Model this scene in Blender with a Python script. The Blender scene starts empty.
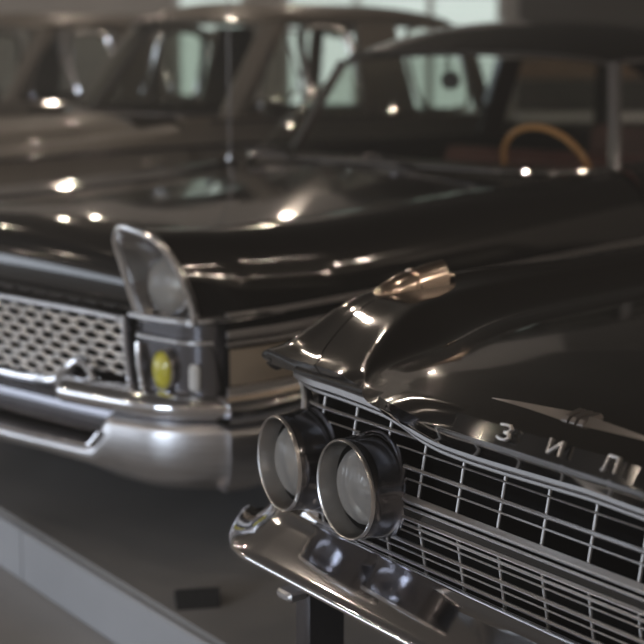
import bpy, bmesh, math, random
from math import sin, cos, pi, radians, atan, sqrt, hypot
from mathutils import Vector, Matrix

SC = bpy.context.scene
COL = SC.collection
random.seed(4)

# ------------------------------------------------------------------ materials
def mat(name, color=(.5, .5, .5), rough=.5, metal=0.0, coat=0.0, spec=.5, emit=None, estr=0.0):
    m = bpy.data.materials.new(name)
    m.use_nodes = True
    b = m.node_tree.nodes['Principled BSDF']
    b.inputs['Base Color'].default_value = (*color, 1)
    b.inputs['Roughness'].default_value = rough
    b.inputs['Metallic'].default_value = metal
    b.inputs['Coat Weight'].default_value = coat
    b.inputs['Coat Roughness'].default_value = .055
    b.inputs['Specular IOR Level'].default_value = spec
    if emit:
        b.inputs['Emission Color'].default_value = (*emit, 1)
        b.inputs['Emission Strength'].default_value = estr
    return m

def noise_mix(m, c1, c2, scale=4.0, detail=6.0, bump=0.0, rough=None, stretch=None):
    nt = m.node_tree; N = nt.nodes; L = nt.links
    b = N['Principled BSDF']
    tc = N.new('ShaderNodeTexCoord'); mp = N.new('ShaderNodeMapping')
    if stretch: mp.inputs['Scale'].default_value = stretch
    nz = N.new('ShaderNodeTexNoise'); nz.inputs['Scale'].default_value = scale; nz.inputs['Detail'].default_value = detail
    cr = N.new('ShaderNodeValToRGB')
    cr.color_ramp.elements[0].position = .3; cr.color_ramp.elements[1].position = .7
    cr.color_ramp.elements[0].color = (*c1, 1); cr.color_ramp.elements[1].color = (*c2, 1)
    L.new(tc.outputs['Object'], mp.inputs['Vector']); L.new(mp.outputs['Vector'], nz.inputs['Vector'])
    L.new(nz.outputs['Fac'], cr.inputs['Fac']); L.new(cr.outputs['Color'], b.inputs['Base Color'])
    if rough:
        mr = N.new('ShaderNodeMapRange'); mr.inputs['To Min'].default_value = rough[0]; mr.inputs['To Max'].default_value = rough[1]
        L.new(nz.outputs['Fac'], mr.inputs['Value']); L.new(mr.outputs['Result'], b.inputs['Roughness'])
    if bump:
        bp = N.new('ShaderNodeBump'); bp.inputs['Strength'].default_value = bump; bp.inputs['Distance'].default_value = .01
        L.new(nz.outputs['Fac'], bp.inputs['Height']); L.new(bp.outputs['Normal'], b.inputs['Normal'])
    return m

def glass(name, tint=(.8, .85, .82), refl=1.0, rough=.02):
    m = bpy.data.materials.new(name); m.use_nodes = True
    nt = m.node_tree; N = nt.nodes; L = nt.links
    N.clear()
    out = N.new('ShaderNodeOutputMaterial'); mx = N.new('ShaderNodeMixShader')
    tr = N.new('ShaderNodeBsdfTransparent'); gl = N.new('ShaderNodeBsdfGlossy'); fr = N.new('ShaderNodeFresnel')
    tr.inputs['Color'].default_value = (*tint, 1); gl.inputs['Roughness'].default_value = rough
    gl.inputs['Color'].default_value = (refl, refl, refl, 1)
    gm = N.new('ShaderNodeNewGeometry'); io = N.new('ShaderNodeMapRange')        # same reflection from either side of the sheet
    io.inputs['To Min'].default_value = 1.5; io.inputs['To Max'].default_value = 1/1.5
    L.new(gm.outputs['Backfacing'], io.inputs['Value']); L.new(io.outputs['Result'], fr.inputs['IOR'])
    L.new(fr.outputs[0], mx.inputs[0]); L.new(tr.outputs[0], mx.inputs[1]); L.new(gl.outputs[0], mx.inputs[2])
    L.new(mx.outputs[0], out.inputs['Surface'])
    return m

M = {}
M['paint'] = noise_mix(mat('black paint', (.012, .011, .010), .12, 0, 1.0, .2), (.011, .010, .009), (.014, .013, .012), 900, 2)
M['paint2'] = mat('black paint tinted with tan sheen', (.125, .108, .088), .42, 0, .25)  # tan ceiling sheen on a black car, put into the base colour
M['palepaint'] = mat('pale blue paint', (.45, .52, .62), .25, 0, 1.0)
M['black'] = mat('black void', (.004, .004, .004), .8, spec=.08)
M['rubber'] = noise_mix(mat('rubber', (.012, .012, .012), .6), (.01, .01, .01), (.018, .018, .018), 60)
M['chrome'] = noise_mix(mat('chrome', (.78, .78, .8), .07, 1), (.76, .76, .78), (.80, .80, .82), 300, 2)
M['barchrome'] = mat('grille chrome', (.76, .75, .75), .28, 1)
M['darkchrome'] = mat('smoked chrome', (.20, .20, .22), .16, 1)
M['bezel'] = mat('brushed bezel', (.42, .41, .40), .3, 1)
M['brushed'] = noise_mix(mat('brushed steel', (.6, .59, .6), .35, 1), (.5, .5, .51), (.66, .66, .68), 6, 8, stretch=(1, 1, 20))
M['tanreflect'] = mat('chrome tinted as floor reflection', (.62, .52, .40), .45, .7)  # chrome panel; the tan floor reflection is painted into its colour
M['glass'] = glass('car glass', (.80, .83, .80))
M['lens'] = glass('headlight lens', (.72, .72, .70), .9, .12)
M['reflector'] = mat('lamp reflector', (.62, .60, .57), .3, 1)
M['yellow'] = mat('yellow lens', (.60, .55, .05), .25, 0, .5)
M['clear'] = mat('pale lens', (.62, .62, .60), .25, 0, .5)
M['leather'] = noise_mix(mat('dark red leather', (.10, .02, .015), .5), (.07, .015, .012), (.12, .028, .02), 30, 6, .2)
M['dark_trim'] = mat('dark interior trim', (.03, .026, .022), .5)
M['wheelrim'] = mat('caramel steering wheel', (.62, .30, .11), .3, 0, .6)
M['linkchrome'] = mat('satin chrome', (.9, .89, .88), .36, 1)
M['nacchrome'] = mat('bright chrome', (.92, .92, .93), .18, 1)
M['gold'] = mat('warm chrome', (.80, .66, .55), .13, 1)
M['ribmetal'] = mat('grille rib metal', (.48, .475, .475), .42, 1)
M['trimchrome'] = mat('trim chrome', (.27, .265, .265), .46, 1)
M['badge'] = mat('badge metal', (.30, .28, .27), .38, 1)
M['badge2'] = mat('letter metal', (.62, .61, .60), .35, 1)

# ribbed headlamp glass
nt = M['lens'].node_tree
_o = nt.nodes['Material Output']; _m = _o.inputs['Surface'].links[0].from_node
_d = nt.nodes.new('ShaderNodeBsdfDiffuse'); _d.inputs['Color'].default_value = (.72, .71, .69, 1)
_t = nt.nodes.new('ShaderNodeBsdfTranslucent'); _t.inputs['Color'].default_value = (.6, .59, .56, 1)
_a = nt.nodes.new('ShaderNodeMixShader'); _a.inputs[0].default_value = .35
_b = nt.nodes.new('ShaderNodeMixShader'); _b.inputs[0].default_value = .40
nt.links.new(_d.outputs[0], _a.inputs[1]); nt.links.new(_t.outputs[0], _a.inputs[2])
nt.links.new(_m.outputs[0], _b.inputs[1]); nt.links.new(_a.outputs[0], _b.inputs[2]); nt.links.new(_b.outputs[0], _o.inputs['Surface'])
tc = nt.nodes.new('ShaderNodeTexCoord'); wv = nt.nodes.new('ShaderNodeTexWave'); bp = nt.nodes.new('ShaderNodeBump')
wv.inputs['Scale'].default_value = 22; wv.inputs['Distortion'].default_value = 1.0
bp.inputs['Strength'].default_value = .35; bp.inputs['Distance'].default_value = .004
nt.links.new(tc.outputs['Object'], wv.inputs['Vector']); nt.links.new(wv.outputs['Fac'], bp.inputs['Height'])
for n in nt.nodes:
    if n.type == 'BSDF_GLOSSY': nt.links.new(bp.outputs['Normal'], n.inputs['Normal'])

# ------------------------------------------------------------------ interpolation
def tab(t):
    """piecewise cubic (monotone) interpolator over a table of (x, y)"""
    t = sorted(t); xs = [a for a, b in t]; ys = [b for a, b in t]; n = len(xs)
    d = [(ys[i+1]-ys[i])/(xs[i+1]-xs[i]) for i in range(n-1)]
    m = [d[0]] + [0 if d[i-1]*d[i] <= 0 else 2*d[i-1]*d[i]/(d[i-1]+d[i]) for i in range(1, n-1)] + [d[-1]]
    def f(x):
        if x <= xs[0]: return ys[0]
        if x >= xs[-1]: return ys[-1]
        i = max(k for k in range(n) if xs[k] <= x); i = min(i, n-2)
        h = xs[i+1]-xs[i]; s = (x-xs[i])/h
        return ((2*s**3-3*s*s+1)*ys[i]+(s**3-2*s*s+s)*h*m[i]+(-2*s**3+3*s*s)*ys[i+1]+(s**3-s*s)*h*m[i+1])
    return f

def spline(pts, n, closed=False):
    """n points along a centripetal Catmull-Rom curve through pts"""
    P = [Vector(p) for p in pts]
    if closed: P = [P[-1]] + P + [P[0], P[1]]
    else: P = [P[0]*2-P[1]] + P + [P[-1]*2-P[-2]]
    L = [0.0]
    for a, b in zip(P[1:-2], P[2:-1]): L.append(L[-1]+max(1e-6, (b-a).length))
    out = []
    for k in range(n):
        s = L[-1]*k/(n if closed else n-1)
        i = 0
        while i < len(L)-2 and L[i+1] < s: i += 1
        t = (s-L[i])/(L[i+1]-L[i]); p0, p1, p2, p3 = P[i:i+4]
        t0 = 0; t1 = max(1e-5, (p1-p0).length)**.5; t2 = t1+max(1e-5, (p2-p1).length)**.5; t3 = t2+max(1e-5, (p3-p2).length)**.5
        x = t1+(t2-t1)*t
        A1 = p0*((t1-x)/(t1-t0))+p1*((x-t0)/(t1-t0)); A2 = p1*((t2-x)/(t2-t1))+p2*((x-t1)/(t2-t1)); A3 = p2*((t3-x)/(t3-t2))+p3*((x-t2)/(t3-t2))
        B1 = A1*((t2-x)/(t2-t0))+A2*((x-t0)/(t2-t0)); B2 = A2*((t3-x)/(t3-t1))+A3*((x-t1)/(t3-t1))
        out.append(B1*((t2-x)/(t2-t1))+B2*((x-t1)/(t2-t1)))
    return out

def dense(rows, n_across, n_along):
    r = [spline(row, n_across) for row in rows]
    cols = list(zip(*r))
    c = [spline(col, n_along) for col in cols]
    return [list(x) for x in zip(*c)]

# ------------------------------------------------------------------ mesh builder (car coordinates: u to the car's left, v forward, z up)
class MB:
    def __init__(s): s.v = []; s.f = []
    def add(s, p): s.v.append(Vector(p)); return len(s.v)-1
    def grid(s, g, mirror=False, thick=0):
        for sg in ((1, -1) if mirror else (1,)):
            b = len(s.v); R = len(g); C = len(g[0])
            for row in g:
                for p in row: s.v.append(Vector((p[0]*sg, p[1], p[2])))
            for i in range(R-1):
                for j in range(C-1):
                    q = (b+i*C+j, b+i*C+j+1, b+(i+1)*C+j+1, b+(i+1)*C+j)
                    s.f.append(q if sg > 0 else q[::-1])
        return s
    def loft(s, loops, caps=True, closed=True):
        b = len(s.v); n = len(loops[0])
        for lp in loops:
            for p in lp: s.v.append(Vector(p))
        for i in range(len(loops)-1):
            for j in range(n if closed else n-1):
                k = (j+1) % n
                s.f.append((b+i*n+j, b+i*n+k, b+(i+1)*n+k, b+(i+1)*n+j))
        if caps:
            s.f.append(tuple(range(b, b+n))[::-1]); e = b+(len(loops)-1)*n
            s.f.append(tuple(range(e, e+n)))
        return s
    def tube(s, path, r, sides=8, caps=True, closed=False, flat=1.0, up=(0, 0, 1)):
        P = [Vector(p) for p in path]; n = len(P); loops = []
        upv = Vector(up)
        for i, p in enumerate(P):
            if closed: t = P[(i+1) % n]-P[i-1]
            else: t = P[min(i+1, n-1)]-P[max(i-1, 0)]
            t.normalize()
            a = t.cross(upv)
            if a.length < 1e-3: a = t.cross(Vector((0, 1, 0)))
            a.normalize(); b = a.cross(t).normalized()
            rr = r[i] if isinstance(r, (list, tuple)) else r
            loops.append([p+a*(cos(2*pi*k/sides)*rr)+b*(sin(2*pi*k/sides)*rr*flat) for k in range(sides)])
        if closed: loops.append(loops[0]); caps = False
        return s.loft(loops, caps)
    def bar(s, path, w, h, up=(0, 0, 1), caps=True, bev=.25):
        """bevelled rectangular bar swept along a path; w sideways, h along up"""
        P = [Vector(p) for p in path]; n = len(P); loops = []; upv = Vector(up)
        e = min(w, h)*bev
        prof = [(-w/2+e, -h/2), (w/2-e, -h/2), (w/2, -h/2+e), (w/2, h/2-e), (w/2-e, h/2), (-w/2+e, h/2), (-w/2, h/2-e), (-w/2, -h/2+e)]
        for i, p in enumerate(P):
            t = (P[min(i+1, n-1)]-P[max(i-1, 0)]).normalized()
            a = t.cross(upv).normalized(); b = a.cross(t).normalized()
            loops.append([p+a*x+b*y for x, y in prof])
        return s.loft(loops, caps)
    def box(s, c, d, bev=.0):
        x, y, z = c; a, b, e = (q/2 for q in d)
        if bev <= 0: bev = min(d)*.08
        bar = [(x, y-b, z), (x, y+b, z)]
        P = [Vector(q) for q in bar]
        prof = [(-a+bev, -e), (a-bev, -e), (a, -e+bev), (a, e-bev), (a-bev, e), (-a+bev, e), (-a, e-bev), (-a, -e+bev)]
        ins = [(px*(1-bev/a), pz*(1-bev/e)) for px, pz in prof]
        lo = []
        for yy, pr in ((y-b, ins), (y-b+bev, prof), (y+b-bev, prof), (y+b, ins)):
            lo.append([Vector((x+px, yy, z+pz)) for px, pz in pr])
        return s.loft(lo)
    def revolve(s, prof, o, axis, n=40, sx=1.0, ref=(0, 0, 1)):
        """prof: (radius, distance along axis); sx squashes sideways"""
        ax = Vector(axis).normalized(); a = ax.cross(Vector(ref)).normalized(); b = a.cross(ax).normalized(); o = Vector(o)
        loops = [[o+ax*d+a*(cos(2*pi*k/n)*max(r, 1e-4)*sx)+b*(sin(2*pi*k/n)*max(r, 1e-4)) for k in range(n)] for r, d in prof]
        return s.loft(loops, caps=False)
    def poly(s, pts): 
        b = len(s.v); s.v += [Vector(p) for p in pts]; s.f.append(tuple(range(b, b+len(pts)))); return s
    def prism(s, pts, ext):
        e = Vector(ext); return s.loft([[Vector(p) for p in pts], [Vector(p)+e for p in pts]])
    def build(s, name, m, parent=None, smooth=True, solid=0.0, angle=35, car=True, weld=True):
        me = bpy.data.meshes.new(name)
        V = [(-p.x, p.y, p.z) if car else tuple(p) for p in s.v]
        me.from_pydata(V, [], s.f)
        bm = bmesh.new(); bm.from_mesh(me)
        if weld: bmesh.ops.remove_doubles(bm, verts=bm.verts, dist=1e-5)
        bmesh.ops.recalc_face_normals(bm, faces=bm.faces)
        if solid:
            # real sheet thickness
            r = bmesh.ops.solidify(bm, geom=bm.faces[:], thickness=solid)
            bmesh.ops.recalc_face_normals(bm, faces=bm.faces)
        if smooth:
            for f in bm.faces: f.smooth = True
            for e in bm.edges:
                if len(e.link_faces) == 2 and e.calc_face_angle(0) > radians(angle): e.smooth = False
        bm.to_mesh(me); bm.free()
        o = bpy.data.objects.new(name, me); COL.objects.link(o)
        me.materials.append(m)
        if parent: o.parent = parent
        return o

def thing(name, label, cat, loc=(0, 0, 0), rz=0.0, group=None):
    o = bpy.data.objects.new(name, None); COL.objects.link(o)
    o.location = loc; o.rotation_euler = (0, 0, rz)
    o['label'] = label; o['category'] = cat
    if group: o['group'] = group
    return o

def struct(o, label=None):
    o['kind'] = 'structure'
    if label: o['label'] = label
    return o

def lerp(a, b, t): return a+(b-a)*t

# ------------------------------------------------------------------ shared car pieces
def wheel(root, u, v, R=.37, w=.19):
    sg = 1 if u > 0 else -1
    ax = (sg, 0, 0)
    t = MB().revolve([(R*.62, -w/2), (R*.93, -w/2), (R, -w*.3), (R, w*.3), (R*.93, w/2), (R*.62, w/2), (R*.62, -w/2)], (u, v, R), ax, 40).build('wheel', M['rubber'], root)
    MB().revolve([(R*.63, w*.25), (R*.58, w*.42), (R*.4, w*.38), (R*.36, w*.5), (R*.2, w*.58), (.001, w*.6)], (u, v, R), ax, 32).build('hubcap', M['chrome'], t)
    return t

def seat(root, v, width, z=.42, top=1.02, m=None, name='seat'):
    m = m or M['leather']
    MB().box((0, v, z), (width, .55, .2), .05).build(name, m, root)
    b = MB()
    prof = [(v-.26, z-.05), (v-.18, z-.05), (v-.22, top-.05), (v-.26, top), (v-.34, top), (v-.37, top-.05)]
    h = width/2
    b.loft([[Vector((x, p, q)) for p, q in prof] for x in (-h, -h+.04, 0, h-.04, h)]).build('seat_back', m, root)

def steering(root, u, v, z, R, tilt, m):
    ax = Vector((0, -cos(tilt), sin(tilt)))           # towards the driver
    s = Vector((1, 0, 0)); upv = ax.cross(s) if ax.cross(s).z > 0 else s.cross(ax)
    o = Vector((u, v, z))
    st = MB().tube([o+s*(cos(2*pi*k/48)*R)+upv*(sin(2*pi*k/48)*R) for k in range(48)], .013, 10, closed=True).build('steering_wheel', m, root)
    hub = o-ax*.04
    sp = MB()
    for a in (radians(-25), radians(205), radians(-90)):
        sp.tube([hub, hub+(s*cos(a)+upv*sin(a))*R*.5+ax*.01, o+(s*cos(a)+upv*sin(a))*R], [.016, .012, .010], 8)
    sp.build('spoke', m, st)
    MB().revolve([(.001, .03), (.03, .025), (.045, .0), (.045, -.04)], hub, ax, 24).build('horn_button', M['chrome'], st)
    MB().tube([hub, hub-ax*.55], .024, 12).build('steering_column', M['dark_trim'], st)

# ================================================================== SETTING
root_floor = MB()
ZIL_O = Vector((.36973, 2.15734, 0)); ZIL_PSI = radians(54)
CH_O = Vector((-1.01524, 4.47983, 0)); CH_PSI = radians(42)
def axes(psi): return Vector((cos(psi), -sin(psi), 0)), Vector((-sin(psi), -cos(psi), 0))
zL, zF = axes(ZIL_PSI)
H_POD = .19
X0, X1, Y0_, Y1_ = -11.0, 12.0, -5.0, 16.0
CEIL = 4.6

M['floor'] = noise_mix(mat('polished grey floor', (.09, .09, .095), .3, 0, 0, .5), (.34, .33, .32), (.44, .43, .42), 1.6, 8, .05, (.3, .5))
M['podface'] = noise_mix(mat('podium side paint', (.42, .44, .47), .5), (.40, .42, .45), (.45, .47, .50), 3)
M['wall'] = noise_mix(mat('plaster wall', (.31, .29, .27), .8), (.27, .252, .235), (.35, .328, .305), 1.2, 5)
M['ceil'] = noise_mix(mat('ceiling boards', (.024, .022, .02), .8), (.02, .018, .016), (.028, .025, .023), 2)
M['wood'] = noise_mix(mat('brown wood cladding', (.22, .12, .06), .5), (.16, .085, .045), (.28, .16, .085), 3, 6, stretch=(1, 1, 8))
M['frame'] = mat('window frame paint', (.55, .56, .55), .4)
M['daypane'] = mat('daylit frosted pane', (.5, .5, .5), .3, emit=(.72, .86, .80), estr=.62)

fl = MB().box(((X0+X1)/2, (Y0_+Y1_)/2, -H_POD-.05), (X1-X0, Y1_-Y0_, .1)).build('floor', M['floor'], car=False); struct(fl)
# podium the cars stand on: its front edge runs along the car noses
a = ZIL_O+zF*(-.315)
def onedge(t): return a+zL*t
pts = []
e0, e1 = onedge(-14.0), onedge(6.0)
back = -zF*30
ring = [e0, e1, e1+back, e0+back]
pod = MB()
pod.prism([(p.x, p.y, -H_POD) for p in ring], (0, 0, H_POD))
# keep it inside the room
def clip_poly(poly, nx, ny, d):
    out = []
    for i in range(len(poly)):
        p, q = poly[i], poly[(i+1) % len(poly)]
        sp, sq = p.x*nx+p.y*ny-d, q.x*nx+q.y*ny-d
        if sp <= 0: out.append(p)
        if (sp < 0 < sq) or (sq < 0 < sp): out.append(p+(q-p)*(sp/(sp-sq)))
    return out
poly = [Vector((p.x, p.y, 0)) for p in ring]
for nx, ny, d in ((-1, 0, -X0), (1, 0, X1), (0, -1, -Y0_), (0, 1, Y1_)): poly = clip_poly(poly, nx, ny, d)
pod = MB(); pod.prism([(p.x, p.y, -H_POD) for p in poly], (0, 0, H_POD))
M['podtop'] = noise_mix(mat('dark polished podium', (.2, .2, .2), .3), (.26, .257, .255), (.37, .367, .365), 1.6, 8, .05, (.26, .44))
po = pod.build('podium_floor', M['podtop'], car=False, smooth=False); struct(po)
# painted front boards of the podium
for t0, t1 in ((-9.5, -2.68), (-2.672, 1.5)):
    f = MB(); q = onedge(t0)+zF*.012; r = onedge(t1)+zF*.012
    f.bar([(q.x, q.y, -H_POD/2-.008), (r.x, r.y, -H_POD/2-.008)], .022, H_POD-.016)
    struct(f.build('podium_trim', M['podface'], car=False))

def wallbox(name, c, d, m): return struct(MB().box(c, d, .01).build(name, m, car=False, smooth=False))
def wall_with_windows(name, y, wins, m):
    """back wall along x with rectangular openings (x0, x1, z0, z1)"""
    b = MB(); xs = sorted({X0, X1, *[w[0] for w in wins], *[w[1] for w in wins]})
    for xa, xb in zip(xs, xs[1:]):
        w = [w for w in wins if w[0] <= xa+1e-6 and w[1] >= xb-1e-6]
        spans = [(-H_POD, CEIL)] if not w else [(-H_POD, w[0][2]), (w[0][3], CEIL)]
        for za, zb in spans: b.box(((xa+xb)/2, y+.15, (za+zb)/2), (xb-xa, .3, zb-za), .001)
    return struct(b.build(name, m, car=False, smooth=False))
WINS = [(-10.2, -8.2, .8, 2.9), (-7.6, -5.4, .8, 2.9), (-1.6, -.8, .8, 2.9), (-.42, 1.95, .8, 2.9)]  # the two leftmost are out of view, kept for reflections and haze
wall_with_windows('wall_back', Y1_, WINS, M['wall'])
for i, (xa, xb, za, zb) in enumerate(WINS):
    root = bpy.data.objects.new('window_%d' % (i+1), None); COL.objects.link(root); root.location = ((xa+xb)/2, Y1_, za); struct(root)
    fr = MB(); w = xb-xa; h = zb-za
    for x in ((-w/2+.04, -w/6, w/6, w/2-.04) if w > 1.2 else (-w/2+.04, w/2-.04)): fr.box((x, .08, h/2), (.07, .1, h), .01)
    for z in (.04, h*.62, h-.04): fr.box((0, .08, z), (w, .09, .07), .01)
    fr.build('window_frame', M['frame'], root, car=False)
    MB().box((0, .12, h/2), (w-.1, .012, h-.1), .002).build('window_pane', M['daypane'], root, car=False)
wallbox('wall_left', (X0-.15, (Y0_+Y1_)/2, (CEIL-H_POD)/2), (.3, Y1_-Y0_, CEIL+H_POD), M['wall'])
wallbox('wall_right', (X1+.15, (Y0_+Y1_)/2, (CEIL-H_POD)/2), (.3, Y1_-Y0_, CEIL+H_POD), M['wall'])
wallbox('wall_front', ((X0+X1)/2, Y0_-.15, (CEIL-H_POD)/2), (X1-X0, .3, CEIL+H_POD), M['wall'])
wallbox('ceiling', ((X0+X1)/2, (Y0_+Y1_)/2, CEIL+.1), (X1-X0, Y1_-Y0_, .2), M['ceil'])
for i, (za, zb, mm) in enumerate(((-.18, .72, 'dark_trim'), (.74, .84, 'brushed'), (.86, 1.18, 'dark_trim'), (1.20, 1.42, 'wood'), (1.44, 4.55, 'dark_trim'))):
    struct(MB().box(((2.1+X1)/2, Y1_-.04, (za+zb)/2), (X1-2.1, .08, zb-za), .01).build('trim_%d' % (i+1), M[mm], car=False))  # topmost dark panel is added out of view to darken the hood reflections

# ================================================================== FOREGROUND CAR
def build_front_car():
    root = thing('limousine', 'black limousine nearest the camera with paired round headlights, chrome bar grille and winged hood badge', 'car', ZIL_O, pi-ZIL_PSI, None)
    CR = tab([(-6, 1.0), (-4.5, 1.06), (-2.0, 1.03), (-1.27, 1.018), (-.94, 1.014), (-.66, 1.012), (-.4, .995), (-.3, .984), (-.22, .966), (-.14, .927), (-.08, .88), (0, .86)])
    HC = tab([(-2.0, 1.05), (-1.1, 1.012), (-.8, 1.0), (-.55, .99), (-.35, .98), (-.2, .967), (-.1, .955), (-.03, .942), (0, .938), (.05, .926)])
    ZF_ = tab([(-2, 1.02), (-1.1, .995), (-.8, .99), (-.55, .988), (-.35, .985), (-.2, .972), (-.1, .957), (-.06, .944), (-.03, .929), (0, .912), (.02, .905)])
    ZT = tab([(-2, 1.0), (-1.1, .962), (-.8, .952), (-.55, .945), (-.35, .938), (-.2, .926), (-.1, .914), (-.06, .909), (-.03, .905), (.02, .903), (.05, .902)])
    UF = tab([(-2, .86), (-1.1, .86), (-.8, .85), (-.55, .82), (-.35, .745), (-.2, .672), (-.15, .648), (-.1, .620), (-.06, .588), (-.03, .553), (.02, .50)])
    UC = tab([(-2, .89), (-.6, .885), (-.35, .875), (-.2, .825), (-.1, .765), (-.045, .71), (0, .70)])
    LIP = tab([(0, .05), (.3, .045), (.42, .03), (.48, .005), (.54, -.030), (.6, -.042), (.7, -.045), (.8, -.047), (.87, -.056), (.93, -.105), (.97, -.17)])
    GT = tab([(0, .832), (.28, .826), (.36, .828), (.42, .836), (.48, .852), (.54, .861), (.7, .866), (.85, .866), (.95, .866)])
    back = [0, -.012, -.03, -.06, -.1, -.15, -.2, -.27, -.35, -.45, -.55, -.67, -.8, -.95, -1.1, -1.3, -1.6, -2.0]
    def plate(v, s, f):
        """top of the brow between fold (f 0), cut line (f 1) and crest (f 2): rises back from a level lip"""
        t = min(1, max(0, -s/.30)); e = 1-(1-t)**1.7
        far = lerp(ZF_(v), CR(v), min(1, .45*f))
        return lerp(.905, max(far, .905), e)
    def column(j):
        """hood columns 0..9: centre .. cut line"""
        out = []
        for s in back:
            # lip u of the column
            ul = (0, .12, .24, .34, .41, .475, .535, .555, .63, .70)[j]
            v = LIP(ul)+s if s > -1 else s
            uf, uc = UF(v), UC(v)
            ut = uf-.10*min(1, max(.25, -s/.3))
            if j == 0: u, z = 0, HC(v)
            elif j == 1: u, z = ut*.28, lerp(HC(v), ZT(v), .04)
            elif j == 2: u, z = ut*.55, lerp(HC(v), ZT(v), .2)
            elif j == 3: u, z = ut*.78, lerp(HC(v), ZT(v), .55)
            elif j == 4: u, z = ut*.92, lerp(HC(v), ZT(v), .9)
            elif j == 5: u, z = ut, ZT(v)
            elif j == 6: u, z = uf-.010, lerp(ZT(v), plate(v, s, 0), .78)
            elif j == 7: u, z = uf+.004, plate(v, s, 0)
            else:
                f = .5 if j == 8 else 1
                u = lerp(uf, uc, f); z = plate(v, s, f)
                if j == 7.5: pass
            out.append(Vector((u, v, z)))
        p = out[0]; g = GT(p.x)
        front = [Vector((p.x, p.y-.075, g)), Vector((p.x, p.y-.045, lerp(g, p.z, .3))), Vector((p.x, p.y-.022, p.z-.026)), Vector((p.x, p.y-.005, p.z-.019)), Vector((p.x, p.y+.005, p.z-.011)), Vector((p.x, p.y+.005, p.z-.003))]
        q = min(1, max(0, (p.x-.40)/.16)); q = q*q*(3-2*q)
        front[0].y = lerp(-.045, -.072, q); front[1].y = lerp(-.012, p.y-.018, q)
        # over the centre the nose carries a broad lit lip for the letters, undercut below it
        wl = min(1, max(0, (.46-p.x)/.26)); wl = wl*wl*(3-2*wl)
        lipc = [None, None, (-.022, -.044), (.006, -.035), (.010, -.029), (.005, -.008)]
        for k in (2, 3, 4, 5): front[k] = front[k].lerp(Vector((p.x, p.y+lipc[k][0], p.z+lipc[k][1])), wl)
        return front+out
    cols = [column(j) for j in range(10)]
    fine = [spline(c, 70) for c in cols]
    rows = [spline(list(r), 60) for r in zip(*fine)]
    MB().grid(rows, mirror=True).build('hood', M['paint'], root, angle=50)
    # fenders, from the cut line over the crest and down the side
    def fcol(j):
        out = []
        ul = (.703, .77, .84, .90, .945, .965, .972, .965)[j]
        for s in back+[-2.6]:
            v = LIP(min(ul, .95))+s if s > -1 else s
            if j > 4: v -= (.06, .42, .55)[j-5]*max(0, 1+s/.5) if s > -.5 else 0
            uc = UC(v)+.003; c = CR(v)
            if j < 4:
                f = (0, .4, .75, 1)[j]
                u = lerp(uc, .935, f); z = plate(v, s, 1+f*1.2)+(.003 if j == 2 else 0)
                if j == 3: z -= .004+.012*max(0, 1+s/.1)
            elif j == 4: u = .965; z = min(c, plate(v, s, 2.2))-.028-.01*max(0, 1+s/.1)
            elif j == 5: u = .99; z = min(c-.10, .88)
            elif j == 6: u = 1.005; z = .68
            else: u = .985; z = max(.36, .37+sqrt(max(0, .43**2-(v+.86)**2))) if abs(v+.86) < .43 else .36
            out.append(Vector((u, v, z)))
        p = out[0]
        if j <= 4:
            g = .866
            front = [Vector((p.x, min(p.y, -.072)-.004*(j > 2), g-.03*(j > 3))), Vector((p.x, p.y-.018, lerp(g-.02*(j > 3), p.z, .35))), Vector((p.x, p.y-.022, p.z-.026)), Vector((p.x, p.y-.005, p.z-.019)), Vector((p.x, p.y+.005, p.z-.011)), Vector((p.x, p.y+.005, p.z-.003))]
        else: front = [p+Vector((-.012+.002*k, -.006+.001*k, -.002)) for k in range(6)]
        return front+out
    fc = [fcol(j) for j in range(8)]
    fine = [spline(c, 90) for c in fc]
    rows = [spline(list(r), 50) for r in zip(*fine)]
    for sg in (1, -1):
        MB().grid([[Vector((p.x*sg, p.y, p.z)) for p in r] for r in rows]).build('fender', M['paint'], root, angle=50)
    # rest of the body behind the front wheels
    st = []
    for v, w in ((-2.0, 1.0), (-2.6, 1.01), (-3.5, 1.01), (-4.4, 1.01), (-5.2, .99), (-5.8, .95), (-6.05, .88)):
        t = CR(max(v, -4.5))-(0 if v > -5 else (-v-5)*.12)
        st.append([(w-.11, v, t), (w-.05, v, t-.005), (w-.01, v, t-.08), (w, v, .7), (w-.02, v, .36)])
    MB().grid(dense(st, 24, 50), mirror=True).build('body_side', M['paint'], root)
    MB().grid(dense([[(0, v, z+.02), (.5, v, z+.015), (.9, v, z)] for v, z in ((-4.55, 1.05), (-5.2, 1.02), (-5.8, .95), (-6.0, .88), (-6.1, .6), (-6.02, .36))], 14, 24), mirror=True).build('trunk_lid', M['paint'], root)
    MB().box((0, -2.06, 1.02), (1.76, .16, .06)).build('cowl', M['paint'], root)
    MB().box((0, -3.2, .3), (1.9, 5.6, .12)).build('underbody', M['black'], root)
    base = spline([(0, -2.02, 1.06), (.45, -2.06, 1.06), (.74, -2.18, 1.055), (.82, -2.4, 1.05), (.83, -2.6, 1.05)], 24)
    head = spline([(0, -2.6, 1.52), (.38, -2.62, 1.515), (.58, -2.68, 1.50), (.66, -2.78, 1.485), (.68, -2.86, 1.475)], 24)
    MB().grid([[a.lerp(b, t) for a, b in zip(base, head)] for t in (0, .25, .5, .75, 1)], mirror=True).build('windshield', M['glass'], root)
    roof(root, head, -2.86, -4.9, 1.66, .68, M['paint'])
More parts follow.
